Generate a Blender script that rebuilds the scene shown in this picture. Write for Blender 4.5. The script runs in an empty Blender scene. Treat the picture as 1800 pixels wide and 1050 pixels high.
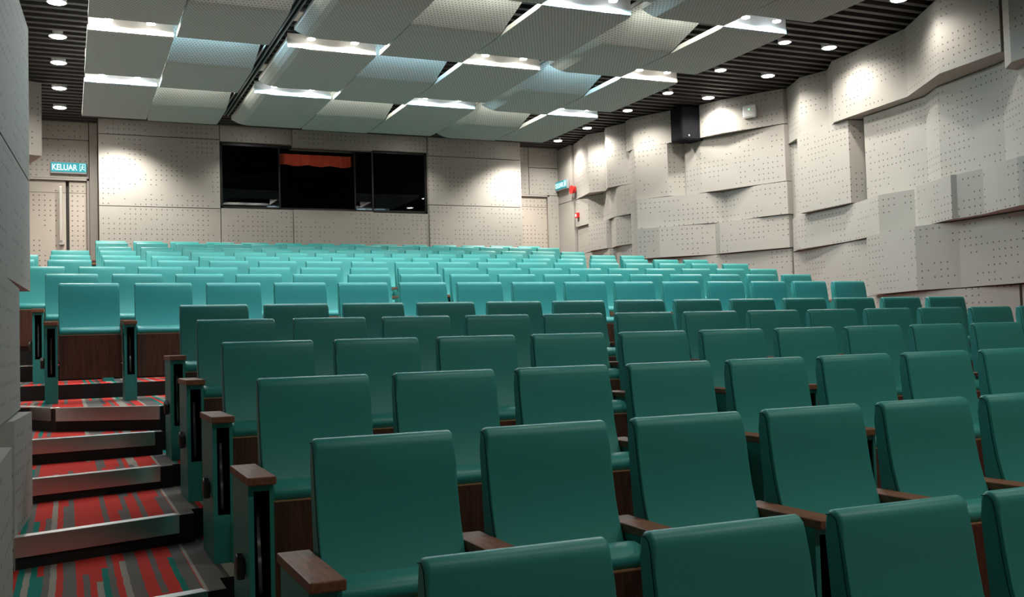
import bpy, bmesh, math, random
from mathutils import Vector, Matrix
random.seed(7)
Z0 = 1.62            # eye height of the photographer above the lowest floor
SC = bpy.context.scene
COL = SC.collection

# ------------------------------------------------------------------ materials
def new_mat(name):
    m = bpy.data.materials.new(name); m.use_nodes = True
    return m, m.node_tree.nodes, m.node_tree.links, m.node_tree.nodes['Principled BSDF']
def setb(b, col, rough=.5, metal=0, spec=.5):
    b.inputs['Base Color'].default_value = (*col, 1); b.inputs['Roughness'].default_value = rough
    b.inputs['Metallic'].default_value = metal; b.inputs['Specular IOR Level'].default_value = spec
def plain(name, col, rough=.5, metal=0, spec=.5):
    m, n, l, b = new_mat(name); setb(b, col, rough, metal, spec); return m
def emit(name, col, s):
    m, n, l, b = new_mat(name); setb(b, (.8, .8, .8)); b.inputs['Emission Color'].default_value = (*col, 1)
    b.inputs['Emission Strength'].default_value = s; return m
def math_node(n, l, op, a, b=None, c=None):
    q = n.new('ShaderNodeMath'); q.operation = op
    for i, v in enumerate((a, b, c)):
        if v is None: continue
        if isinstance(v, (int, float)): q.inputs[i].default_value = v
        else: l.new(v, q.inputs[i])
    return q.outputs[0]
def mixcol(n, l, fac, a, b):
    q = n.new('ShaderNodeMix'); q.data_type = 'RGBA'
    if isinstance(fac, (int, float)): q.inputs[0].default_value = fac
    else: l.new(fac, q.inputs[0])
    for i, v in ((6, a), (7, b)):
        if isinstance(v, tuple): q.inputs[i].default_value = (*v, 1)
        else: l.new(v, q.inputs[i])
    return q.outputs[2]

def leather():
    m, n, l, b = new_mat('teal_leather'); setb(b, (.035, .29, .255), .42, 0, .45)
    t = n.new('ShaderNodeTexCoord'); ns = n.new('ShaderNodeTexNoise'); ns.inputs['Scale'].default_value = 260; ns.inputs['Detail'].default_value = 2
    l.new(t.outputs['Object'], ns.inputs['Vector'])
    n2 = n.new('ShaderNodeTexNoise'); n2.inputs['Scale'].default_value = 5; l.new(t.outputs['Object'], n2.inputs['Vector'])
    c = mixcol(n, l, n2.outputs['Fac'], (.033, .275, .255), (.041, .312, .290)); l.new(c, b.inputs['Base Color'])
    bp = n.new('ShaderNodeBump'); bp.inputs['Strength'].default_value = .12; bp.inputs['Distance'].default_value = .002
    l.new(ns.outputs['Fac'], bp.inputs['Height'])
    b2 = n.new('ShaderNodeBump'); b2.inputs['Strength'].default_value = .08; b2.inputs['Distance'].default_value = .02
    l.new(n2.outputs['Fac'], b2.inputs['Height']); l.new(bp.outputs['Normal'], b2.inputs['Normal']); l.new(b2.outputs['Normal'], b.inputs['Normal'])
    return m
def wood(name, c1, c2, scale=(14, 14, 1.6), rough=.42):
    m, n, l, b = new_mat(name); setb(b, c1, rough, 0, .4)
    t = n.new('ShaderNodeTexCoord'); mp = n.new('ShaderNodeMapping'); mp.inputs['Scale'].default_value = scale
    l.new(t.outputs['Object'], mp.inputs['Vector'])
    ns = n.new('ShaderNodeTexNoise'); ns.inputs['Scale'].default_value = 2.5; ns.inputs['Detail'].default_value = 6; ns.inputs['Distortion'].default_value = 1.2
    l.new(mp.outputs['Vector'], ns.inputs['Vector'])
    r = n.new('ShaderNodeValToRGB'); r.color_ramp.elements[0].position = .35; r.color_ramp.elements[1].position = .68
    r.color_ramp.elements[0].color = (*c2, 1); r.color_ramp.elements[1].color = (*c1, 1)
    l.new(ns.outputs['Fac'], r.inputs['Fac']); l.new(r.outputs['Color'], b.inputs['Base Color'])
    return m
def holes(name, base, hole, pitch, rad, patchy, rough=.75):
    """board with a grid of drilled holes, laid out in metres by UV"""
    m, n, l, b = new_mat(name); setb(b, base, rough, 0, .25)
    uv = n.new('ShaderNodeUVMap'); s = n.new('ShaderNodeSeparateXYZ'); l.new(uv.outputs['UV'], s.inputs[0])
    u = math_node(n, l, 'DIVIDE', s.outputs[0], pitch); v = math_node(n, l, 'DIVIDE', s.outputs[1], pitch)
    fv = math_node(n, l, 'FLOOR', v)
    if not patchy:   # staggered rows
        h = math_node(n, l, 'MULTIPLY', math_node(n, l, 'MODULO', fv, 2.0), .5); u = math_node(n, l, 'ADD', u, h)
    fu = math_node(n, l, 'FLOOR', u)
    du = math_node(n, l, 'SUBTRACT', math_node(n, l, 'FRACT', u), .5); dv = math_node(n, l, 'SUBTRACT', math_node(n, l, 'FRACT', v), .5)
    d = math_node(n, l, 'SQRT', math_node(n, l, 'ADD', math_node(n, l, 'MULTIPLY', du, du), math_node(n, l, 'MULTIPLY', dv, dv)))
    msk = math_node(n, l, 'LESS_THAN', d, rad)
    if patchy:
        cb = n.new('ShaderNodeCombineXYZ'); l.new(fu, cb.inputs[0]); l.new(fv, cb.inputs[1])
        sc = n.new('ShaderNodeVectorMath'); sc.operation = 'MULTIPLY'; sc.inputs[1].default_value = (.16, .23, 1); l.new(cb.outputs[0], sc.inputs[0])
        ns = n.new('ShaderNodeTexNoise'); ns.inputs['Scale'].default_value = 1; ns.inputs['Detail'].default_value = 1; l.new(sc.outputs[0], ns.inputs['Vector'])
        wn = n.new('ShaderNodeTexWhiteNoise'); wn.noise_dimensions = '2D'; l.new(cb.outputs[0], wn.inputs['Vector'])
        k = math_node(n, l, 'ADD', ns.outputs['Fac'], math_node(n, l, 'MULTIPLY', math_node(n, l, 'SUBTRACT', wn.outputs['Value'], .5), .22))
        msk = math_node(n, l, 'MULTIPLY', msk, math_node(n, l, 'GREATER_THAN', k, patchy))
    l.new(mixcol(n, l, msk, base, hole), b.inputs['Base Color'])
    return m
def carpet():
    m, n, l, b = new_mat('striped_carpet'); setb(b, (.3, .3, .3), .95, 0, .1)
    t = n.new('ShaderNodeTexCoord'); s = n.new('ShaderNodeSeparateXYZ'); l.new(t.outputs['Object'], s.inputs[0])
    x, y = s.outputs[0], s.outputs[1]
    ns = n.new('ShaderNodeTexNoise'); ns.inputs['Scale'].default_value = 9; l.new(t.outputs['Object'], ns.inputs['Vector'])
    xw = math_node(n, l, 'ADD', x, math_node(n, l, 'MULTIPLY', math_node(n, l, 'SUBTRACT', ns.outputs['Fac'], .5), .012))
    ix = math_node(n, l, 'FLOOR', math_node(n, l, 'DIVIDE', xw, .026))
    w1 = n.new('ShaderNodeTexWhiteNoise'); w1.noise_dimensions = '1D'; l.new(ix, w1.inputs['W'])
    seg = math_node(n, l, 'FLOOR', math_node(n, l, 'ADD', math_node(n, l, 'MULTIPLY', y, .42), math_node(n, l, 'MULTIPLY', w1.outputs['Value'], 9)))
    cb = n.new('ShaderNodeCombineXYZ'); l.new(ix, cb.inputs[0]); l.new(seg, cb.inputs[1])
    w2 = n.new('ShaderNodeTexWhiteNoise'); w2.noise_dimensions = '2D'; l.new(cb.outputs[0], w2.inputs['Vector'])
    r = n.new('ShaderNodeValToRGB'); r.color_ramp.interpolation = 'CONSTANT'; e = r.color_ramp.elements
    e[0].position = 0; e[0].color = (.62, .045, .035, 1)
    e[1].position = .44; e[1].color = (.17, .145, .135, 1)
    q = e.new(.70); q.color = (.36, .31, .26, 1)
    q = e.new(.82); q.color = (.012, .20, .16, 1)
    q = e.new(.92); q.color = (.10, .09, .085, 1)
    l.new(w2.outputs['Value'], r.inputs['Fac'])
    # plain grey border with a thin pale line along the seats
    inb = math_node(n, l, 'MULTIPLY', math_node(n, l, 'GREATER_THAN', x, .497), math_node(n, l, 'LESS_THAN', x, .60))
    c = mixcol(n, l, inb, r.outputs['Color'], (.15, .13, .12))
    ln = math_node(n, l, 'MULTIPLY', math_node(n, l, 'GREATER_THAN', x, .497), math_node(n, l, 'LESS_THAN', x, .512))
    c = mixcol(n, l, ln, c, (.40, .34, .29))
    l.new(c, b.inputs['Base Color'])
    n3 = n.new('ShaderNodeTexNoise'); n3.inputs['Scale'].default_value = 350; l.new(t.outputs['Object'], n3.inputs['Vector'])
    bp = n.new('ShaderNodeBump'); bp.inputs['Strength'].default_value = .5; bp.inputs['Distance'].default_value = .004
    l.new(n3.outputs['Fac'], bp.inputs['Height']); l.new(bp.outputs['Normal'], b.inputs['Normal'])
    return m
M = dict(
    leather=leather(),
    seam=plain('dark_teal_seam', (.006, .07, .06), .9, 0, .1),
    stand=plain('teal_painted_steel', (.030, .25, .215), .45),
    walnut=wood('walnut_seat_board', (.135, .045, .024), (.065, .022, .013), (16, 16, 1.4)),
    arm=wood('walnut_armrest', (.30, .115, .058), (.17, .060, .030), (22, 3, 22), .55),
    ply=plain('pale_ply_edge', (.42, .20, .10), .5),
    black=plain('black_plastic', (.004, .004, .005), .8, 0, .15),
    riser=plain('black_riser_vinyl', (.010, .009, .009), .7),
    tablet=plain('grey_tablet_arm', (.16, .16, .15), .35),
    knob=plain('dark_brown_bracket', (.045, .038, .034), .4),
    wallb=holes('drilled_grey_wall_board', (.35, .33, .297), (.11, .10, .09), .083, .12, .49),
    wallplain=plain('grey_wall_board', (.35, .33, .297), .75, 0, .25),
    cloud=holes('perforated_grey_ceiling_board', (.50, .565, .545), (.22, .25, .24), .036, .24, 0, .8),
    cloudplain=plain('grey_ceiling_board', (.56, .60, .58), .55),
    cream=plain('cream_metal', (.78, .72, .62), .5),
    slat=plain('black_ceiling_slat', (.032, .030, .029), .6),
    deck=plain('black_ceiling_deck', (.008, .008, .008), .8),
    back=plain('dark_backing', (.06, .057, .052), .8),
    ring=plain('white_lamp_ring', (.7, .7, .7), .4),
    lens=emit('lit_downlight_lens', (1, .97, .93), 22),
    warm=emit('warm_lamp_lens', (1, .93, .80), 40),
    cold=emit('cold_lamp_lens', (.88, .94, 1), 40),
    white=plain('white_plastic', (.75, .75, .73), .4),
    greenled=emit('green_status_light', (.1, 1, .4), 2),
    signface=emit('lit_teal_sign_face', (.0, .24, .28), .75),
    signink=emit('lit_white_sign_lettering', (.5, .85, .9), .5),
    signbox=plain('grey_sign_box', (.30, .30, .30), .5),
    red=plain('red_plastic', (.55, .02, .015), .4),
    frame=plain('black_window_frame', (.012, .012, .012), .4),
    valance=plain('rust_red_valance', (.75, .085, .04), .8),
    boothdark=plain('dark_booth_paint', (.018, .020, .012), .85),
    grille=plain('dark_speaker_grille', (.008, .008, .010), .9, 0, .1),
    doorb=holes('drilled_grey_door_board', (.37, .335, .29), (.10, .09, .08), .083, .13, .46),
    handle=plain('pale_steel_handle', (.55, .52, .47), .35, .6),
    alu=None, glass=None)
for k_, c_ in (('signface', (0, .12, .14)), ('signink', (.5, .6, .6))): M[k_].node_tree.nodes['Principled BSDF'].inputs['Base Color'].default_value = (*c_, 1)
def alu():
    m, n, l, b = new_mat('brushed_aluminium_nosing'); setb(b, (.78, .74, .71), .3, 1, .5)
    t = n.new('ShaderNodeTexCoord'); mp = n.new('ShaderNodeMapping'); mp.inputs['Scale'].default_value = (3, 200, 200); l.new(t.outputs['Object'], mp.inputs['Vector'])
    ns = n.new('ShaderNodeTexNoise'); ns.inputs['Scale'].default_value = 3; l.new(mp.outputs['Vector'], ns.inputs['Vector'])
    q = n.new('ShaderNodeMapRange'); q.inputs['To Min'].default_value = .27; q.inputs['To Max'].default_value = .29; l.new(ns.outputs['Fac'], q.inputs['Value']); l.new(q.outputs[0], b.inputs['Roughness'])
    return m
def glass():
    m, n, l, b = new_mat('booth_window_glass'); out = [x for x in n if x.type == 'OUTPUT_MATERIAL'][0]
    tr = n.new('ShaderNodeBsdfTransparent'); tr.inputs[0].default_value = (.25, .25, .27, 1)
    gl = n.new('ShaderNodeBsdfGlossy'); gl.inputs['Roughness'].default_value = .015; gl.inputs['Color'].default_value = (.9, .92, 1, 1)
    fr = n.new('ShaderNodeFresnel'); fr.inputs[0].default_value = 1.5; mx = n.new('ShaderNodeMixShader')
    l.new(fr.outputs[0], mx.inputs[0]); l.new(tr.outputs[0], mx.inputs[1]); l.new(gl.outputs[0], mx.inputs[2]); l.new(mx.outputs[0], out.inputs[0])
    return m
M['alu'] = alu(); M['glass'] = glass()

# ------------------------------------------------------------------ mesh helpers
def obj(name, bm, mats, parent=None, smooth=False, loc=None):
    me = bpy.data.meshes.new(name); bmesh.ops.recalc_face_normals(bm, faces=bm.faces[:]) if not getattr(bm, 'nofix', False) else None
    bm.to_mesh(me); bm.free()
    for m in (mats if isinstance(mats, (list, tuple)) else [mats]): me.materials.append(m)
    if smooth:
        for p in me.polygons: p.use_smooth = True
    o = bpy.data.objects.new(name, me); COL.objects.link(o)
    if loc is not None: o.location = loc
    if parent is not None: o.parent = parent
    return o
def tag(o, label, cat, group=None):
    o['label'] = label; o['category'] = cat
    if group: o['group'] = group
    return o
def thing(name, label, cat, loc=(0, 0, 0), rz=0, group=None):
    o = bpy.data.objects.new(name, None); COL.objects.link(o); o.empty_display_size = .1
    o.location = loc; o.rotation_euler = (0, 0, rz); return tag(o, label, cat, group)
def struct(o): o['kind'] = 'structure'; return o
def box(bm, a, b, mi=0, bev=0, seg=2):
    (x0, y0, z0), (x1, y1, z1) = a, b
    vs = [bm.verts.new(p) for p in ((x0, y0, z0), (x1, y0, z0), (x1, y1, z0), (x0, y1, z0), (x0, y0, z1), (x1, y0, z1), (x1, y1, z1), (x0, y1, z1))]
    fs = [bm.faces.new([vs[i] for i in f]) for f in ((3, 2, 1, 0), (4, 5, 6, 7), (0, 1, 5, 4), (1, 2, 6, 5), (2, 3, 7, 6), (3, 0, 4, 7))]
    for f in fs: f.material_index = mi
    if bev:
        r = bmesh.ops.bevel(bm, geom=list({e for f in fs for e in f.edges}), offset=bev, segments=seg, affect='EDGES', profile=.5)
        for f in r['faces']: f.material_index = mi
def BX(a, b, bev=0, mi=0, seg=2):
    bm = bmesh.new(); box(bm, a, b, mi, bev, seg); return bm
def cyl(bm, c, r, h, axis='z', n=20, mi=0, r2=None):
    r2 = r if r2 is None else r2
    R = {'z': Matrix.Identity(3), 'y': Matrix.Rotation(math.pi/2, 3, 'X'), 'x': Matrix.Rotation(math.pi/2, 3, 'Y')}[axis]
    a = []; b = []
    for i in range(n):
        t = 2*math.pi*i/n
        a.append(bm.verts.new(Vector(c)+R@Vector((r*math.cos(t), r*math.sin(t), -h/2))))
        b.append(bm.verts.new(Vector(c)+R@Vector((r2*math.cos(t), r2*math.sin(t), h/2))))
    fs = [bm.faces.new(a[::-1]), bm.faces.new(b)]
    for i in range(n): fs.append(bm.faces.new((a[i], a[(i+1) % n], b[(i+1) % n], b[i])))
    for f in fs: f.material_index = mi
def extrude_x(bm, prof, x0, x1, bev=0, mi=0, seg=3, puff=0):
    """closed (y,z) profile extruded along X, its two end rims rounded"""
    a = [bm.verts.new((x0, y, z)) for y, z in prof]; b = [bm.verts.new((x1, y, z)) for y, z in prof]
    n = len(prof); fa = bm.faces.new(a); fb = bm.faces.new(b[::-1]); sd = []
    for i in range(n): sd.append(bm.faces.new((a[i], b[i], b[(i+1) % n], a[(i+1) % n])))
    for f in [fa, fb]+sd: f.material_index = mi
    if bev:
        r = bmesh.ops.bevel(bm, geom=list(fa.edges)+list(fb.edges), offset=bev, segments=seg, affect='EDGES', profile=.5)
        for f in r['faces']: f.material_index = mi; f.smooth = True
def tube(bm, pts, r, n=6, mi=0):
    prev = None
    for i, p in enumerate(pts):
        p = Vector(p); d = (Vector(pts[min(i+1, len(pts)-1)])-Vector(pts[max(i-1, 0)])).normalized()
        up = Vector((1, 0, 0)) if abs(d.x) < .9 else Vector((0, 0, 1))
        s = d.cross(up).normalized(); t = d.cross(s).normalized()
        ring = [bm.verts.new(p+r*(math.cos(2*math.pi*k/n)*s+math.sin(2*math.pi*k/n)*t)) for k in range(n)]
        if prev:
            for k in range(n): bm.faces.new((prev[k], prev[(k+1) % n], ring[(k+1) % n], ring[k])).material_index = mi
        else: bm.faces.new(ring[::-1]).material_index = mi
        prev = ring
    bm.faces.new(prev).material_index = mi
def wall_strip(bm, pts, z0, z1, back, uvoff=0, mi=0):
    """vertical facets through pts (x,y), closed at the back by the polyline `back`; UV in metres"""
    uv = bm.loops.layers.uv.verify()
    s = uvoff; fr = [(bm.verts.new((x, y, z0)), bm.verts.new((x, y, z1))) for x, y in pts]
    bk = [(bm.verts.new((x, y, z0)), bm.verts.new((x, y, z1))) for x, y in back]
    for i in range(len(pts)-1):
        d = math.dist(pts[i], pts[i+1])
        f = bm.faces.new((fr[i][0], fr[i+1][0], fr[i+1][1], fr[i][1])); f.material_index = mi
        for lp, c in zip(f.loops, ((s, z0), (s+d, z0), (s+d, z1), (s, z1))): lp[uv].uv = c
        s += d
    allb = [q[0] for q in fr]+[q[0] for q in bk[::-1]]; allt = [q[1] for q in fr]+[q[1] for q in bk[::-1]]
    for loop in (allb, allt): 
        f = bm.faces.new(loop); f.material_index = mi
    rest = [fr[-1]]+bk[::-1]+[fr[0]]
    for a, b in zip(rest, rest[1:]):
        f = bm.faces.new((a[0], b[0], b[1], a[1])); f.material_index = mi
    return s

# ------------------------------------------------------------------ camera
f_, yaw, pitch, roll = 1780.635, .41452, .04204, -.028402
cy, sy, cp, sp = math.cos(yaw), math.sin(yaw), math.cos(pitch), math.sin(pitch)
F = Vector((sy*cp, cy*cp, sp)); R0 = Vector((cy, -sy, 0)); U0 = R0.cross(F)
R = math.cos(roll)*R0+math.sin(roll)*U0; U = -math.sin(roll)*R0+math.cos(roll)*U0
cam = bpy.data.cameras.new('camera'); co = bpy.data.objects.new('camera', cam); COL.objects.link(co)
cam.sensor_width = 36; cam.lens = f_*36/1800; cam.clip_start = .05; cam.clip_end = 200
mw = Matrix((( R.x, U.x, -F.x, 0), (R.y, U.y, -F.y, 0), (R.z, U.z, -F.z, 0), (0, 0, 0, 1)))
co.matrix_world = mw; SC.camera = co

# ------------------------------------------------------------------ floor: raked platforms with carpet
ROWS = [  # key, first x, row y, back top z, count, linear/quadratic drift, first index
    ('E', .693, 2.132, -.460, 4, 0, 0, 0), ('D', .677, 3.114, -.279, 6, 0, 0, 0), ('C', .686, 4.117, -.1185, 8, 0, 0, 0),
    ('B', .696, 5.175, .0353, 11, 0, 0, 0), ('A', .692, 6.192, .177, 13, 0, 0, 0), ('Z', .697, 7.188, .307, 13, 0, 0, 0),
    ('1', -.058, 8.883, .5648, 15, .0095, -.0007, 0), ('2', -.178, 10.292, .7418, 16, .0133, -.0009, 0), ('3', -.462, 11.323, .8905, 17, .0166, -.001, 0),
    ('4', -.190, 12.310, 1.0435, 18, .0177, -.0011, -1), ('5', -.180, 13.349, 1.1897, 18, .0162, -.001, -1), ('6', -.177, 14.305, 1.3367, 16, .0171, -.0012, 0),
    ('7', .404, 15.386, 1.4918, 14, .0127, -.001, 0), ('8', .404, 16.329, 1.6497, 14, .0124, -.001, 0), ('9', .421, 17.248, 1.7692, 14, .002, 0, 0)]
FL = {k: z-1.0 for k, _, _, z, *_ in ROWS}; FL['1'] = -.38
FL0 = -1.62
def slab(bm, poly, top, bot):
    a = [bm.verts.new((x, y, top)) for x, y in poly]; b = [bm.verts.new((x, y, bot)) for x, y in poly]
    bm.faces.new(a).material_index = 0; bm.faces.new(b[::-1]).material_index = 1
    for i in range(len(poly)):
        j = (i+1) % len(poly); bm.faces.new((a[i], b[i], b[j], a[j])).material_index = 1
XL, XR, YF, YB = -2.2, 10.9, -4.0, 18.6
AX = .58
bm = bmesh.new()
# aisle edges: (y at x=-.2, y at x=.5) of the front of every tread
AISLE = {'E': (.98, 1.14), 'D': (1.98, 2.15), 'C': (3.02, 3.18), 'B': (4.05, 4.24), 'A': (5.115, 5.355), 'Z': (6.235, 6.46), 'M': (7.085, 7.195)}
def ay(e, x): a, b = AISLE[e]; return a+(x+.2)/.7*(b-a)
order = ['E', 'D', 'C', 'B', 'A', 'Z']
rowy = {k: y for k, _, y, *_ in ROWS}
slab(bm, [(XL, YF), (XR, YF), (XR, rowy['E']-.65), (AX, rowy['E']-.65), (AX, ay('E', AX)), (XL, ay('E', XL))], FL0, FL0-.3)
for i, k in enumerate(order):
    fy = rowy[order[i-1]]+.35 if i else rowy['E']-.65
    ny = rowy[k]+.35; nk = order[i+1] if i < 5 else 'M'
    slab(bm, [(XL, ay(k, XL)), (AX, ay(k, AX)), (AX, fy), (XR, fy), (XR, ny), (AX, ny), (AX, ay(nk, AX)), (XL, ay(nk, XL))], FL[k], FL0-.3)
land = [(XL, 8.9), (-.236, 8.08), (-.073, 7.742), (AX, 7.359)]
slab(bm, [(XL, ay('M', XL)), (AX, ay('M', AX))]+land[::-1], -.54, FL0-.3)
slab(bm, land+[(AX, rowy['Z']+.35), (XR, rowy['Z']+.35), (XR, 9.23), (XL, 9.23)], FL['1'], FL0-.3)
back = [str(i) for i in range(2, 10)]
for i, k in enumerate(back):
    y0 = 9.23 if k == '2' else rowy[back[i-1]]+.35
    y1 = rowy[k]+.35 if k != '9' else YB
    slab(bm, [(XL, y0), (XR, y0), (XR, y1), (XL, y1)], FL[k], FL0-.3)
struct(obj('floor', bm, [carpet(), M['riser']]))
# aluminium nosings on the aisle steps
def nosing(p0, p1, z, label):
    v = Vector((p1[0]-p0[0], p1[1]-p0[1], 0)); L = v.length; rz = math.atan2(v.y, v.x)
    bm = bmesh.new(); box(bm, (0, -.012, -.088), (L, .0, .004), bev=.002, seg=1); box(bm, (0, -.012, .0), (L, .055, .006), bev=.002, seg=1)
    o = obj('stair_nosing', bm, M['alu'], loc=(p0[0], p0[1], z)); o.rotation_euler = (0, 0, rz)
    return tag(o, label, 'stair edge', 'aluminium stair edges in the left aisle')
NZ = {'B': 'aluminium stair edge at the bottom of the aisle, mostly hidden behind the nearest armrest stand',
      'A': 'widest aluminium stair edge, lowest full step of the left aisle', 'Z': 'second full aluminium stair edge from the bottom of the left aisle'}
for k, xs in (('B', -.27), ('A', -.238), ('Z', -.40)): nosing((xs, ay(k, xs)), (.502, ay(k, .502)), FL[k], NZ[k])
nosing((-.6, ay('M', -.6)), (.53, ay('M', .53)), -.54, 'third aluminium stair edge, just below the landing edge')
nosing((-.073, 7.742), (AX, 7.359), -.38, 'long angled aluminium edge of the upper landing')
nosing((-.5, 8.642), (-.10, 7.80), -.38, 'short aluminium edge of the landing next to the left wall')

# ------------------------------------------------------------------ chairs
PX = .56; W = .45
def back_bm():
    bm = bmesh.new()
    prof = [(-.045, .40), (-.038, .55), (-.022, .72), (-.004, .93), (0, .962), (-.004, .983), (-.016, .996), (-.032, 1.0), (-.047, .996), (-.060, .984), (-.066, .965),
            (-.074, .90), (-.085, .82), (-.099, .745), (-.119, .675), (-.147, .605), (-.182, .54), (-.205, .48), (-.205, .40)]
    extrude_x(bm, prof, -W/2, W/2, bev=.012, seg=3)
    return bm
def seam_bm(s):
    bm = bmesh.new()
    if 1:
        x = s*(W/2+.0005)
        tube(bm, [(x, -.010, .984), (x, -.030, .987), (x, -.046, .975), (x, -.052, .955), (x, -.060, .90), (x, -.071, .82), (x, -.085, .745), (x, -.105, .675), (x, -.133, .605), (x, -.165, .54)], .0016, 5)
    return bm
def cushion_bm():
    bm = bmesh.new(); pr = [(-.175, .24), (-.175, .575), (-.18, .60), (-.20, .617), (-.235, .622), (-.275, .617), (-.305, .600), (-.318, .580), (-.312, .563), (-.303, .556), (-.300, .24)]
    extrude_x(bm, pr, -W/2+.002, W/2-.002, bev=.014, seg=3); return bm
def panel_bm():
    bm = bmesh.new(); box(bm, (-W/2, -.322, .195), (W/2, -.303, .552), 0, .002, 1); box(bm, (-W/2+.001, -.3225, .5495), (W/2-.001, -.3026, .5545), 1); return bm
def stand_bm():
    bm = bmesh.new(); x0, x1, xs0, xs1 = -.045, .045, -.026, .030; yf, yb = -.415, -.03
    for a, b in (((x0, yf, 0), (xs0, yb, .632)), ((xs1, yf, 0), (x1, yb, .632)), ((xs0, yf+.002, 0), (xs1, yb, .215)), ((xs0, yf+.002, .608), (xs1, yb, .632))): box(bm, a, b, 0)
    box(bm, (xs0, yf+.10, .215), (xs1, yb, .608), 0)
    return bm
def slot_bm():
    bm = bmesh.new(); x0, x1 = -.0255, .0295
    box(bm, (x0, -.325, .2155), (x1, -.3155, .6075)); 
    for xa, xb in ((x0, x0+.003), (x1-.003, x1)): box(bm, (xa, -.405, .2155), (xb, -.3155, .6075))
    box(bm, (x0, -.405, .2155), (x1, -.3155, .2185)); box(bm, (x0, -.405, .6045), (x1, -.3155, .6075)); return bm
def tablet_bm():
    bm = bmesh.new(); n = 9; a = []
    for i in range(n):
        t = i/(n-1); z = .235+t*.30; y = -.375+.035*math.sin(t*math.pi*.5)**2
        a.append((y, z))
    pr = a+[(-.326, .535), (-.326, .235)]
    extrude_x(bm, pr, -.006, .006, bev=.003, seg=2); return bm
def arm_bm(): return BX((-.05, -.45, .632), (.05, .0, .662), .004)
def knob_bm():
    bm = bmesh.new(); cyl(bm, (-.047, -.30, .33), .028, .006, 'x', 14); 
    pr = [(-.335, .285), (-.275, .31), (-.275, .345), (-.300, .375), (-.33, .35)]
    extrude_x(bm, pr, -.078, -.048, bev=.006, seg=2); return bm
def mk_mesh(name, bm, mats, smooth=False, angle=False):
    o = obj(name, bm, mats, smooth=smooth); me = o.data; bpy.data.objects.remove(o)
    return me
ME = dict(backrest=mk_mesh('backrest', back_bm(), M['leather'], True), seam=mk_mesh('seam', seam_bm(-1), M['seam']), seamr=mk_mesh('seam', seam_bm(1), M['seam']),
          seat=mk_mesh('seat', cushion_bm(), M['leather'], True), panel=mk_mesh('seat_board', panel_bm(), [M['walnut'], M['ply']]),
          stand=mk_mesh('stand', stand_bm(), M['stand']), slot=mk_mesh('tablet_slot', slot_bm(), M['black']), tablet=mk_mesh('tablet_arm', tablet_bm(), M['tablet'], True),
          arm=mk_mesh('armrest', arm_bm(), M['arm']), knob=mk_mesh('bracket', knob_bm(), M['knob'], False))
for k in ('backrest', 'seat'):   # keep the flat sides flat
    me = ME[k]
    for p in me.polygons:
        if abs(p.normal.x) > .97: p.use_smooth = False
def inst(name, me, parent, loc=(0, 0, 0)):
    o = bpy.data.objects.new(name, me); COL.objects.link(o); o.parent = parent; o.location = loc; return o
def add_stand(root, x, knob):
    st = inst('stand', ME['stand'], root, (x, 0, 0)); inst('armrest', ME['arm'], st); inst('tablet_slot', ME['slot'], st); inst('tablet_arm', ME['tablet'], st)
    if knob: inst('bracket', ME['knob'], st)
def make_chair(knob, end):
    r = bpy.data.objects.new('auditorium_chair', None); COL.objects.link(r); r.empty_display_size = .1
    b = inst('backrest', ME['backrest'], r); inst('seam', ME['seam'], b); inst('seam', ME['seamr'], b); inst('seat', ME['seat'], r); inst('seat_board', ME['panel'], r)
    add_stand(r, -PX/2, knob)
    if end: add_stand(r, PX/2, False)
    return r
def dup(root):
    r = root.copy(); COL.objects.link(r)
    for ch in list(root.children):
        c = ch.copy(); COL.objects.link(c); c.parent = r
        for g in list(ch.children):
            d = g.copy(); COL.objects.link(d); d.parent = c
    return r
proto = {}
ORD = ['', 'first', 'second', 'third', 'fourth', 'fifth', 'sixth', 'seventh', 'eighth', 'ninth', 'tenth', 'eleventh', 'twelfth', 'thirteenth', 'fourteenth', 'fifteenth', 'sixteenth', 'seventeenth', 'eighteenth']
ROWN = {'E': 'nearest row of all', 'D': 'second row from the camera', 'C': 'third row from the camera', 'B': 'fourth row from the camera', 'A': 'fifth row from the camera', 'Z': 'last row before the cross aisle',
        '1': 'brighter row just behind the cross aisle', '2': 'second row behind the cross aisle', '3': 'third row behind the cross aisle', '4': 'fourth row behind the cross aisle',
        '5': 'fifth row behind the cross aisle', '6': 'sixth row behind the cross aisle', '7': 'third row from the rear wall', '8': 'second row from the rear wall', '9': 'rearmost row by the rear wall'}
for key, x0, y, zt, n, a, b, i0 in ROWS:
    for j in range(n):
        i = i0+j; x = x0+PX*i+a*i+b*i*i+W/2
        kind = (j == 0, j == n-1 and key not in 'EDCB')
        if kind not in proto: r = proto[kind] = make_chair(*kind)
        else: r = dup(proto[kind])
        r.location = (x, y, FL[key]); sx = min(1, (PX+a+2*b*i)/PX-.004) if key > '0' and key < 'A' else 1; r.scale = (sx, 1, (zt-FL[key])/1.0)
        r.rotation_euler = (0, 0, random.uniform(-.006, .006))
        pos = 'leftmost' if j == 0 else (ORD[j+1]+' from the left')
        if j == n-1: pos = 'rightmost visible'
        tag(r, f'teal tip-up chair, {pos} in the {ROWN[key]}', 'chair', 'teal tip-up chairs, '+ROWN[key])

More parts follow.
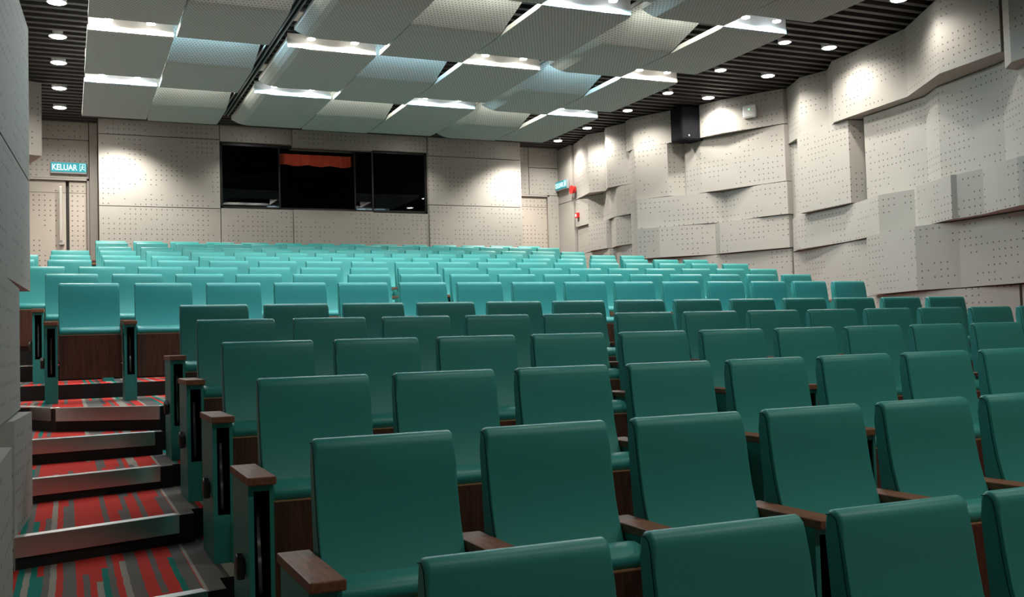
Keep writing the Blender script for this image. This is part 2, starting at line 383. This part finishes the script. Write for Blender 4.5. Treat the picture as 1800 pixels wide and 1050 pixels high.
# ------------------------------------------------------------------ right wall: folded board tiers
def tier(name, pts, z0, z1, xb, parent, mat='wallb', off=0):
    bm = bmesh.new(); wall_strip(bm, pts, z0, z1, [(xb, pts[0][1]), (xb, pts[-1][1])], off)
    return obj(name, bm, M[mat], parent)
wr = struct(obj('wall_right', BX((10.85, YF, FL0-.3), (11.0, YB, 4.3)), M['back']))
XB = 10.85; ZC = 3.83; g = .006
def RT(pts, z0, z1, off=0, mat='wallb'): return tier('acoustic_panel', pts, z0+g, z1-g, XB, wr, mat, off)
RT([(9.10, 18.3), (9.10, 17.62)], 2.72, ZC, .3, 'wallplain'); RT([(9.10, 18.3), (9.10, 17.55)], 1.65, 2.72, 0, 'wallplain'); RT([(9.10, 18.3), (9.10, 17.3)], .3, 1.65, 0, 'wallplain')
RT([(9.15, 17.6), (8.94, 16.60), (9.13, 16.31), (8.985, 15.99), (9.15, 15.43), (9.24, 15.42)], 2.72, ZC)
RT([(9.12, 17.53), (9.08, 16.93), (9.22, 16.6), (9.08, 16.05), (9.06, 15.8), (9.12, 15.38)], 2.18, 2.72, .5)
RT([(9.16, 17.53), (9.12, 16.93), (9.03, 16.84), (9.09, 16.27), (9.16, 16.2), (9.05, 15.84), (9.16, 15.41)], 1.65, 2.18, 1.2)
RT([(9.12, 17.28), (9.13, 16.8), (9.11, 16.2), (9.20, 16.1), (9.12, 15.8), (9.17, 15.41)], 1.1, 1.65, .7)
RT([(9.12, 17.28), (9.15, 15.41)], -.4, 1.1, .4)
RT([(9.06, 15.40), (9.05, 15.14), (9.41, 14.36), (9.50, 14.30)], 3.27, ZC, .2)
RT([(9.75, 14.30), (9.78, 13.98)], 3.27, ZC, 0, 'wallplain')
RT([(9.63, 13.96), (9.76, 13.54), (10.27, 12.62), (10.40, 12.62)], 3.27, ZC, .4)
RT([(9.10, 15.38), (9.01, 15.04), (9.32, 14.49), (9.62, 14.44), (9.68, 14.05), (10.27, 12.62)], 2.37, 3.27, .1)
RT([(9.10, 15.38), (8.95, 14.92), (9.23, 14.60), (9.70, 13.98), (9.95, 13.80), (10.08, 13.0), (10.27, 12.60)], 1.85, 2.37, .9)
RT([(9.10, 15.38), (8.90, 14.88), (9.12, 14.51), (9.68, 14.02), (9.82, 13.9), (9.80, 13.75), (10.02, 13.2), (10.30, 12.63)], 1.33, 1.85, .35)
RT([(9.10, 15.38), (9.0, 14.95), (9.80, 13.92), (10.35, 12.65)], .80, 1.33, 1.4)
RT([(9.10, 15.38), (9.9, 13.8), (10.35, 12.65)], -.6, .80, .5)
RT([(10.40, 12.76), (10.08, 11.98), (10.20, 11.52), (9.93, 11.12), (9.78, 9.60), (9.28, 8.62), (9.20, 7.70)], 2.95, ZC, .6)
RT([(9.20, 7.66), (9.03, 7.44), (8.95, 6.2), (9.25, 5.6), (9.1, 3.5), (9.35, 1.0), (9.1, -1), (9.2, YF)], 2.75, ZC, .6)
RT([(10.38, 12.62), (10.28, 12.12), (10.05, 12.06), (10.01, 11.45), (9.98, 10.90), (10.20, 10.84)], 1.78, 2.95, .2)
RT([(10.20, 10.80), (10.06, 10.68), (10.03, 10.2), (9.96, 9.50), (9.73, 9.08), (9.55, 8.0), (9.22, 7.4), (9.3, 5.5), (9.1, 3.0), (9.3, .5), (9.2, YF)], 1.78, 2.95, .75)
RT([(10.36, 12.62), (10.18, 12.30), (10.15, 12.05), (10.08, 11.15), (9.95, 10.69), (9.74, 10.14), (9.82, 9.60), (9.68, 9.43), (9.36, 8.60), (9.40, 8.55), (9.36, 8.15), (9.24, 7.86), (9.12, 7.50), (9.05, 6.8), (9.3, 5.0), (9.1, 3.2), (9.3, 1), (9.2, YF)], 1.26, 1.78, .45)
RT([(10.36, 12.62), (10.10, 11.20), (9.96, 10.45), (10.05, 10.40)], .47, 1.26, .15)
RT([(9.72, 10.36), (9.44, 9.25), (9.56, 8.70), (9.48, 7.60), (9.25, 6.6), (9.2, 4.0), (9.2, YF)], .47, 1.26, .65)
RT([(10.36, 12.62), (9.80, 10.2), (9.52, 9.2), (9.60, 7.95)], -1.9, .47, .1)
RT([(9.62, 7.93), (9.35, 6.6), (9.3, 4.0), (9.25, YF)], -1.9, .47, .3)
# wall_left
wl = struct(obj('wall_left', BX((-2.4, YF, FL0-.3), (-2.2, YB, 4.3)), M['back']))
def LT(pts, z0, z1, off=0, mat='wallb'):
    bm = bmesh.new(); wall_strip(bm, pts, z0+g, z1-g, [(-2.2, pts[0][1]), (-2.2, pts[-1][1])], off); return obj('acoustic_panel', bm, M[mat], wl)
LT([(-.62, 18.3), (-.62, 16.8), (-.46, 16.2), (-.30, 15.56), (-.95, 15.30)], 2.78, ZC, .2)
LT([(-.62, 18.3), (-.62, 16.6), (-1.10, 15.3)], .2, 2.78, .6)
LT([(-1.0, 15.25), (-1.3, 14.2), (-1.35, 11.5), (-1.2, 9.0), (-1.1, 8.45)], -.6, ZC, .3)
LT([(-1.1, 8.40), (-.365, 8.25), (-.5, 6.0), (-.75, 3.0), (-.8, YF)], 2.07, ZC, .1)
LT([(-1.1, 7.2), (-.208, 7.0), (-.395, 3.5), (-.6, 1.0), (-.6, YF)], 1.085, 2.065, .8)
LT([(-1.1, 7.2), (-.208, 7.0), (-.395, 3.5), (-.6, 1.0), (-.6, YF)], .39, 1.085, .4)
LT([(-1.0, 8.40), (-.95, 7.2)], -.9, 2.07, .2)
LT([(-.75, 6.15), (-.228, 5.92), (-.26, 4.3), (-.30, 2.6), (-.45, .5), (-.6, YF)], -.29, .355, .5)
LT([(-.75, 6.10), (-.172, 5.87), (-.222, 5.10), (-.36, 4.75)], -1.4, -.29, .2)
LT([(-.40, 4.70), (-.30, 4.0), (-.177, 3.90), (-.19, 2.9), (-.42, .5), (-.5, YF)], -1.9, -.31, .9)

# ------------------------------------------------------------------ rear wall
wb = struct(obj('wall_rear', BX((-2.3, 20.9, -.2), (10.9, 21.0, 4.3)), M['back']))
def RW(x0, x1, z0, z1, y, d=.35, mat='wallb', name='acoustic_panel'):
    bm = bmesh.new(); wall_strip(bm, [(x0+g, y), (x1-g, y)], z0+g, z1-g, [(x0+g, y+d), (x1-g, y+d)], x0+100, 0); return obj(name, bm, M[mat], wb)
YW = 17.80; ZT = 3.86
RW(.495, 2.43, 3.60, ZT, YW); RW(.495, 2.43, 2.41, 3.60, YW); RW(.495, 2.43, .6, 2.41, YW)
RW(6.19, 8.09, 3.50, ZT, YW-.02); RW(6.19, 8.09, 2.58, 3.50, YW-.02); RW(6.19, 8.09, .6, 2.58, YW-.02)
RW(2.43, 3.67, 3.575, ZT, YW); RW(3.67, 5.12, 3.525, ZT, YW-.05); RW(5.12, 6.19, 3.555, ZT, YW)
RW(2.43, 3.67, .6, 2.425, YW); RW(3.67, 5.12, .6, 2.425, YW-.04); RW(5.12, 6.19, .6, 2.415, YW)
# alcoves with the exits
YA = 18.2
RW(-.62, .36, 3.55, ZT, YA); RW(-.62, .36, 2.90, 3.55, YA); RW(.36, .495, .6, ZT, YA, mat='wallplain')
RW(8.09, 8.45, 2.90, ZT, YA); RW(8.45, 9.10, 3.45, ZT, YA); RW(8.45, 9.10, 2.90, 3.45, YA); RW(8.88, 9.10, .6, 2.90, YA)
def door(name, x0, x1, leaves, ztop, zb, hx):
    d = struct(obj(name, BX((x0, YA+.10, zb), (x1, YA+.13, ztop)), M['back']))
    bm = bmesh.new()
    for a, b in (((x0, YA-.012, zb), (x0+.035, YA+.1, ztop)), ((x1-.035, YA-.012, zb), (x1, YA+.1, ztop)), ((x0, YA-.012, ztop-.03), (x1, YA+.1, ztop))): box(bm, a, b)
    obj('door_frame', bm, plain('grey_door_frame', (.33, .30, .27), .6), d)
    for a, b in leaves:
        bm = bmesh.new(); wall_strip(bm, [(a+.008, YA+.03), (b-.008, YA+.03)], zb+.01, 2.66, [(a+.008, YA+.09), (b-.008, YA+.09)], a+50); 
        wall_strip(bm, [(a+.008, YA+.03), (b-.008, YA+.03)], 2.667, ztop-.04, [(a+.008, YA+.09), (b-.008, YA+.09)], a+50)
        obj('door_leaf', bm, M['doorb'], d)
    bm = bmesh.new(); box(bm, (hx-.022, YA-.045, 1.86), (hx+.022, YA-.015, 2.76), 0, .005); box(bm, (hx-.03, YA-.02, 1.80), (hx+.05, YA+.03, 1.87), 0); box(bm, (hx-.015, YA-.02, 2.60), (hx+.015, YA+.03, 2.63), 0)
    obj('door_handle', bm, M['handle'], d)
    return d
door('door_1', -.62, .36, ((-.585, .01), (.045, .325)), 2.90, FL['9'], -.075)
door('door_2', 8.12, 8.88, ((8.155, 8.845),), 2.90, FL['9'], 8.22)
# control booth behind the window
def booth():
    w = struct(obj('window_1', BX((2.44, 18.05, 2.435), (6.18, 18.10, 2.46)), M['frame']))
    bm = bmesh.new()
    x0, x1, z0, z1, y0, y1 = 2.44, 6.18, 2.43, 3.56, 17.86, 17.92
    for a, b in (((x0, y0, z0), (x1, y1, z0+.035)), ((x0, y0, z1-.035), (x1, y1, z1)), ((x0, y0, z0), (x0+.035, y1, z1)), ((x1-.03, y0, z0), (x1, y1, z1)),
                 ((3.44, y0, z0), (3.465, y1, z1)), ((4.80, y0, z0), (4.825, y1, z1)), ((5.13, y0, z0), (5.155, y1, z1))): box(bm, a, b)
    obj('window_frame', bm, M['frame'], w)
    for a, b, yy in ((2.475, 3.44, 17.885), (4.825, 5.13, 17.885), (5.155, 6.15, 17.90)): obj('window_glass', BX((a, yy, z0+.035), (b, yy+.008, z1-.035)), M['glass'], w)
    bm = bmesh.new()
    X0, X1, Y0, Y1, zz0, zz1 = 2.2, 6.4, 18.2, 20.6, 1.6, 3.8
    for a, b in (((X0, Y1, zz0), (X1, Y1+.1, zz1)), ((X0-.1, Y0, zz0), (X0, Y1, zz1)), ((X1, Y0, zz0), (X1+.1, Y1, zz1)), ((X0, Y0, zz0-.1), (X1, Y1, zz0)), ((X0, Y0, zz1), (X1, Y1, zz1+.1))): box(bm, a, b)
    struct(obj('trim_1', bm, M['boothdark']))
booth()
bm = bmesh.new(); n = 40
vs = []
for i in range(n+1):
    x = 3.47+(4.80-3.47)*i/n; y = 18.0+.012*math.sin(i*1.1)+.008*math.sin(i*2.7)
    vs.append([bm.verts.new((x, y+dy, z)) for dy, z in ((0, 3.25+.012*math.sin(i*.5)), (0, 3.45), (.012, 3.45), (.012, 3.25+.012*math.sin(i*.5)))])
for a, b in zip(vs, vs[1:]):
    for k in range(4): bm.faces.new((a[k], a[(k+1) % 4], b[(k+1) % 4], b[k]))
bm.faces.new(vs[0]); bm.faces.new(vs[-1][::-1])
tag(obj('valance', bm, M['valance'], smooth=False), 'rust-red cloth valance across the middle of the dark booth window', 'curtain')
# front wall of the hall behind the camera
struct(obj('wall_front', BX((-2.2, YF-.15, FL0-.3), (10.9, YF, 4.3)), M['wallplain']))

# ------------------------------------------------------------------ ceiling: black slats under a black deck
bm = bmesh.new(); box(bm, (-2.3, YF, ZC+.22), (10.9, 18.4, ZC+.3), 1)
y = -3.9
while y < 18.3:
    box(bm, (-2.2, y, ZC), (10.8, y+.075, ZC+.11), 0); y += .205
struct(obj('ceiling', bm, [M['slat'], M['deck']]))
def downlight(x, y, label, r=.085):
    t = thing('recessed_downlight', label, 'ceiling light', (x, y, ZC), 0, 'round downlights in the black slatted ceiling')
    bm = bmesh.new(); cyl(bm, (0, 0, .035), r+.018, .09, n=28); obj('trim_ring', bm, M['ring'], t)
    bm = bmesh.new(); cyl(bm, (0, 0, -.012), r, .006, n=28); obj('lens', bm, M['lens'], t)
    return t
def spot(x, y, z, e, col, size=152, blend=.7, rad=.05, tilt=None, name='lamp'):
    L = bpy.data.lights.new(name, 'SPOT'); L.energy = e; L.color = col; L.spot_size = math.radians(size); L.spot_blend = blend; L.shadow_soft_size = rad
    o = bpy.data.objects.new(name, L); COL.objects.link(o); o.location = (x, y, z)
    if tilt: o.rotation_euler = Vector(tilt).to_track_quat('-Z', 'Y').to_euler()
    return o
WARM = (1, .90, .76); COLD = (.55, .84, 1.0); NEU = (1, .95, .88)
names = ['farthest', 'second farthest', 'third farthest', 'fourth farthest', 'fifth farthest', 'sixth farthest']
P_DOWN, P_ODD, P_EVEN = 72, 22, 30
for i, y in enumerate((17.05, 15.8, 14.4, 13.2, 11.9, 10.6)):
    downlight(-.07, y, f'round downlight in the left dark ceiling strip, {names[i]} from the camera'); spot(-.07, y, ZC-.05, P_DOWN, NEU)
for i, y in enumerate((17.3, 16.1, 14.65, 13.4, 12.0, 10.57)):
    downlight(8.67, y, f'round downlight beside the ceiling panels on the right, {names[i]} from the camera', .07); spot(8.67, y, ZC-.05, P_DOWN, NEU)
for i, (x, y) in enumerate(((9.48, 13.48), (9.55, 12.05), (9.42, 10.58))):
    downlight(x, y, f'round downlight close to the right folded wall, {names[i]} from the camera'); spot(x, y, ZC-.05, P_DOWN, NEU)
spot(8.85, 8.75, ZC-.05, 40, NEU); downlight(8.85, 8.75, 'round downlight at the top right, nearest the camera along the right wall')

# ------------------------------------------------------------------ suspended ceiling panels
COLX = [(.21, 1.03), (1.05, 1.98), (2.18, 3.17), (3.19, 4.17), (4.19, 5.18), (5.28, 6.26), (6.28, 7.10)]
CN = ['leftmost column', 'second column', 'third column', 'middle column', 'fifth column', 'sixth column', 'rightmost column']
RN = ['farthest', 'second farthest', 'third farthest', 'nearest']
ZL = 3.20
def cloud_panel(x0, x1, prof, curl, label, right_flare=0):
    """prof: [(y,z)...] underside line from near to far; curl lifts the left rim"""
    bm = bmesh.new(); uv = bm.loops.layers.uv.verify(); th = .05
    xs = [x0, x0+.05, x0+.10, x0+.16, x0+.24] if curl else [x0]
    xs += [x1]
    def dz(x): return .07*max(0, 1-(x-x0)/.24)**2 if curl else 0
    grid = []; top = []
    for i, (y, z) in enumerate(prof):
        grid.append([bm.verts.new((x, y, z+dz(x))) for x in xs]); top.append([bm.verts.new((x, y, z+dz(x)+th)) for x in xs])
    for i in range(len(prof)-1):
        for j in range(len(xs)-1):
            f = bm.faces.new((grid[i][j], grid[i][j+1], grid[i+1][j+1], grid[i+1][j])); 
            for lp in f.loops: lp[uv].uv = (lp.vert.co.x+20, lp.vert.co.y+20)
            f = bm.faces.new((top[i][j], top[i+1][j], top[i+1][j+1], top[i][j+1])); f.material_index = 1
    for a, b in ((grid[0], top[0]), (grid[-1], top[-1])):
        for j in range(len(xs)-1): bm.faces.new((a[j], a[j+1], b[j+1], b[j])).material_index = 1
    for j in (0, -1):
        for i in range(len(prof)-1): bm.faces.new((grid[i][j], grid[i+1][j], top[i+1][j], top[i][j])).material_index = 1
    bmesh.ops.recalc_face_normals(bm, faces=bm.faces[:])
    o = obj('ceiling_panel', bm, [M['cloud'], M['cloudplain']])
    return tag(o, label, 'ceiling panel', 'perforated grey panels of the suspended ceiling')
def upstand(o, x0, x1, y, z0, z1):
    obj('upstand', BX((x0, y-.006, z0), (x1, y+.006, z1)), M['white'], o)
ODD = [(12.85, 14.75), (10.75, 12.48), (8.62, 10.35), (6.45, 8.22)]
for c, (x0, x1) in enumerate(COLX):
    curl = c in (2, 5)
    for r in range(4):
        lab = f'grey perforated ceiling panel, {RN[r]} in the {CN[c]}'
        if c % 2 == 0:
            a, b = ODD[r]
            pr = [(a, ZL+.012), (a+.04, ZL+.002), (a+.12, ZL), (b-.5, ZL), (b-.2, ZL+.004), (b, ZL+.012)]
            o = cloud_panel(x0, x1, pr, curl, lab); upstand(o, x0+.01, x1-.005, a+.007, ZL+.02, ZL+.17)
        else:
            a = (12.98, 10.88, 8.76, 6.60)[r]; b = (14.75, 12.84, 10.70, 8.58)[r]; n0 = a+.86
            pr = [(a, ZL+.235), (a+.3, ZL+.150), (n0-.06, ZL+.014), (n0, ZL+.003), (n0+.08, ZL), (b, ZL)]
            cloud_panel(x0, x1, pr, curl, lab)
for o in [q for q in COL.objects if q.get('label', '').startswith('grey perforated ceiling panel, nearest')]:  # added lamps, out of view, to brighten the first row behind the cross aisle
    vx = [v.co.x for v in o.data.vertices]; cx = (min(vx)+max(vx))/2
    bm = bmesh.new(); cyl(bm, (cx, 7.40, ZL-.004), .05, .012, n=20); obj('added_lamp_lens', bm, M['cold'], o)
    spot(cx, 7.40, ZL-.03, 42, COLD, 84, .5, .05, tilt=(0, .62, -1))
LN = ['farthest line of lamps', 'middle line of lamps', 'nearest line of lamps']
for c, (x0, x1) in enumerate(COLX):
    for r, yb in enumerate((12.72, 10.62, 8.49)):
        odd = c % 2 == 0
        cold = (r in (0, 2)) if odd else (r == 1)
        colr = COLD if cold else WARM
        y = yb if odd else yb+.225
        zc = ZL+.30; zb = ZL+.088 if odd else ZL+.225
        t = thing('panel_lamp_pair', f'pair of bright {"cold" if cold else "warm"} lamps in the panel gap, {CN[c]}, {LN[r]}', 'lamp', ((x0+x1)/2, y, ZL), 0, 'lamp pairs between the suspended ceiling panels')
        obj('cover_plate', BX((-(x1-x0)/2+.01, -.20 if odd else -.07, .30), ((x1-x0)/2-.01, .11 if odd else .06, .315)), M['cream'], t)
        for dx in (-.3, .3): obj('hanger_rod', BX((dx-.004, -.004, .315), (dx+.004, .004, .635)), M['black'], t)
        w = x1-x0
        for dx in (-.24*w-.02, .22*w):
            bm = bmesh.new(); cyl(bm, (dx, 0, (zb-ZL+.30)/2), .045, .30-(zb-ZL), n=18); can = obj('lamp_can', bm, M['white'], t)
            bm = bmesh.new(); cyl(bm, (dx, 0, zb-ZL-.004), .040, .008, n=18); obj('lens', bm, M['cold'] if cold else M['warm'], can)
            spot((x0+x1)/2+dx, y, zb-.02, P_ODD if odd else P_EVEN, colr, 177 if odd else 177, .1, .03)
# linear diffusers and cable in the two service gaps
for x0, x1, lab in ((2.0, 2.15, 'long black slotted air diffuser in the gap right of the second panel column'), (5.195, 5.27, 'long black slotted air diffuser in the gap right of the fifth panel column')):
    for k in range(1):
        bm = bmesh.new(); box(bm, (x0, 6.4, ZL+.14), (x1, 14.7, ZL+.17), 0)
        n = 3 if x1-x0 > .1 else 2
        for q in range(n):
            xx = x0+(q+.5)*(x1-x0)/n; box(bm, (xx-.005, 6.4, ZL+.115), (xx+.005, 14.7, ZL+.14), 1)
        for yy in (7.5, 9.9, 12.2, 14.3): box(bm, ((x0+x1)/2-.004, yy, ZL+.165), ((x0+x1)/2+.004, yy+.008, ZC-.001), 0)
        tag(obj('air_diffuser', bm, [M['black'], M['signbox']]), lab, 'air diffuser', 'slotted air diffusers between panel columns')

# ------------------------------------------------------------------ things on the walls
def letters(txt, h, depth, mat, parent, x, z, ysurf, sx=1.0):
    cu = bpy.data.curves.new('sign_lettering', 'FONT'); cu.body = txt; cu.size = h; cu.extrude = depth; cu.align_x = 'LEFT'; cu.offset = .003
    tmp = bpy.data.objects.new('t', cu); COL.objects.link(tmp); bpy.context.view_layer.update()
    me = bpy.data.meshes.new_from_object(tmp.evaluated_get(bpy.context.evaluated_depsgraph_get())); bpy.data.objects.remove(tmp)
    me.materials.clear(); me.materials.append(mat)
    o = bpy.data.objects.new('sign_lettering', me); COL.objects.link(o); o.parent = parent; o.location = (x, ysurf, z); o.rotation_euler = (math.pi/2, 0, 0); o.scale = (sx, 1, 1)
    return o
def exit_sign(loc, rz, label):
    t = thing('exit_sign', label, 'exit sign', loc, rz, 'lit KELUAR exit signs')
    obj('sign_box', BX((-.275, -.05, -.10), (.275, .0, .085), .004), M['signbox'], t)
    obj('sign_face', BX((-.27, -.056, -.075), (.27, -.050, .08)), M['signface'], t)
    letters('KELUAR', .135, .002, M['signink'], t, -.255, -.045, -.058, .78)
    # running figure in a doorway
    bm = bmesh.new()
    for a, b in (((.165, -.060, -.06), (.172, -.056, .065)), ((.245, -.060, -.06), (.252, -.056, .065)), ((.165, -.060, .058), (.252, -.056, .065))): box(bm, a, b)
    cyl(bm, (.213, -.058, .040), .010, .004, 'y', 12)
    def bar(p, q, w=.007):
        p = Vector((p[0], -.058, p[1])); q = Vector((q[0], -.058, q[1])); tube(bm, [p, q], w, 6)
    bar((.209, .026), (.204, -.008), .009); bar((.204, -.008), (.190, -.028)); bar((.190, -.028), (.180, -.052)); bar((.205, -.008), (.222, -.026)); bar((.222, -.026), (.238, -.030)); bar((.208, .022), (.188, .012)); bar((.209, .022), (.232, .008))
    obj('running_figure', bm, M['signink'], t)
    return t
exit_sign((.05, YA-.005, 3.075), 0, 'lit teal KELUAR exit sign above the left rear door')
exit_sign((9.09, 17.98, 3.08), -math.pi/2, 'lit teal KELUAR exit sign on the right side wall near the rear corner')
t = thing('fire_bell', 'round red fire bell beside the right exit sign', 'fire alarm', (9.08, 17.50, 2.92))
bm = bmesh.new(); cyl(bm, (-.03, 0, 0), .085, .05, 'x', 24, r2=.07); obj('gong', bm, M['red'], t)
obj('back_box', BX((-.012, -.05, -.06), (.03, .05, .06), .004), M['red'], t)
t = thing('fire_call_point', 'small red fire call point low on the right wall near the corner', 'fire alarm', (9.10, 17.38, 2.40))
obj('housing', BX((-.05, -.045, -.05), (.03, .045, .05), .006), M['red'], t); obj('press_plate', BX((-.055, -.025, -.025), (-.049, .025, .025)), M['white'], t)
# loudspeaker in the notch of the right wall
t = thing('wall_speaker', 'black loudspeaker box under the ceiling between two wall panels', 'speaker', (9.40, 14.14, 3.24), 0)
obj('cabinet', BX((-.12, -.16, 0), (.30, .155, .56), .008), M['black'], t)
bm = bmesh.new(); box(bm, (-.128, -.145, .02), (-.119, .14, .54), 0, .003); box(bm, (-.105, -.168, .02), (.285, -.159, .54), 0, .003); obj('grille', bm, M['grille'], t)
bm = bmesh.new(); cyl(bm, (.02, -.171, .07), .014, .006, 'y', 14); obj('badge', bm, M['signbox'], t)
# access point
A = Vector((9.76, 13.54, 0)); B = Vector((10.27, 12.62, 0)); d = (B-A).normalized(); p = A+d*(.50)
nrm = Vector((-d.y*-1, d.x*-1, 0)); nrm = Vector((d.y, -d.x, 0)); 
if nrm.x > 0: nrm = -nrm
t = thing('wireless_access_point', 'square white wireless access point with a green light on the upper right wall', 'access point', (p.x+nrm.x*.002, p.y+nrm.y*.002, 3.55), math.atan2(d.y, d.x))
obj('housing', BX((-.115, -.04, -.105), (.115, -.001, .105), .03, seg=4), M['white'], t)
bm = bmesh.new(); cyl(bm, (0, -.041, .03), .010, .003, 'y', 12); obj('status_light', bm, M['greenled'], t)

for x, e in ((.80, 230), (2.95, 60), (5.7, 60), (7.85, 230)):  # unseen lamps added for the bright patches on the rear wall
    downlight(x, 17.15, f'added unseen downlight behind the far edge of the ceiling panels, {"left end" if x < 1 else "left of the window middle" if x < 4 else "right of the window middle" if x < 7 else "right end"}'); spot(x, 17.15, ZC-.05, e, NEU, 120)
# ------------------------------------------------------------------ added fill lights: unseen lamps over the stage end and front rows
for x, y, e in ((1.9, .2, 48), (4.5, 0.2, 85), (7.1, .2, 85), (2.9, 3.4, 52), (6.2, 3.4, 60)):
    spot(x, y, ZC-.05, e*1.2, (.92, 1, .86), 150, .8, .12)
    downlight(x, y, f'added unseen downlight above the {"stage end" if y < 1 else "front rows"}, on the {"left" if x < 4 else "right" if x > 6 else "middle"} of the hall')
w = bpy.data.worlds.new('world'); SC.world = w; w.use_nodes = True
w.node_tree.nodes['Background'].inputs[0].default_value = (.5, .5, .5, 1); w.node_tree.nodes['Background'].inputs[1].default_value = .02

for o in list(COL.objects):
    if o.parent is None: o.location.z += Z0
vs_ = SC.view_settings; vs_.view_transform = 'Standard'; vs_.look = 'None'; vs_.gamma = 1; vs_.exposure = 0.6; vs_.use_curve_mapping = False
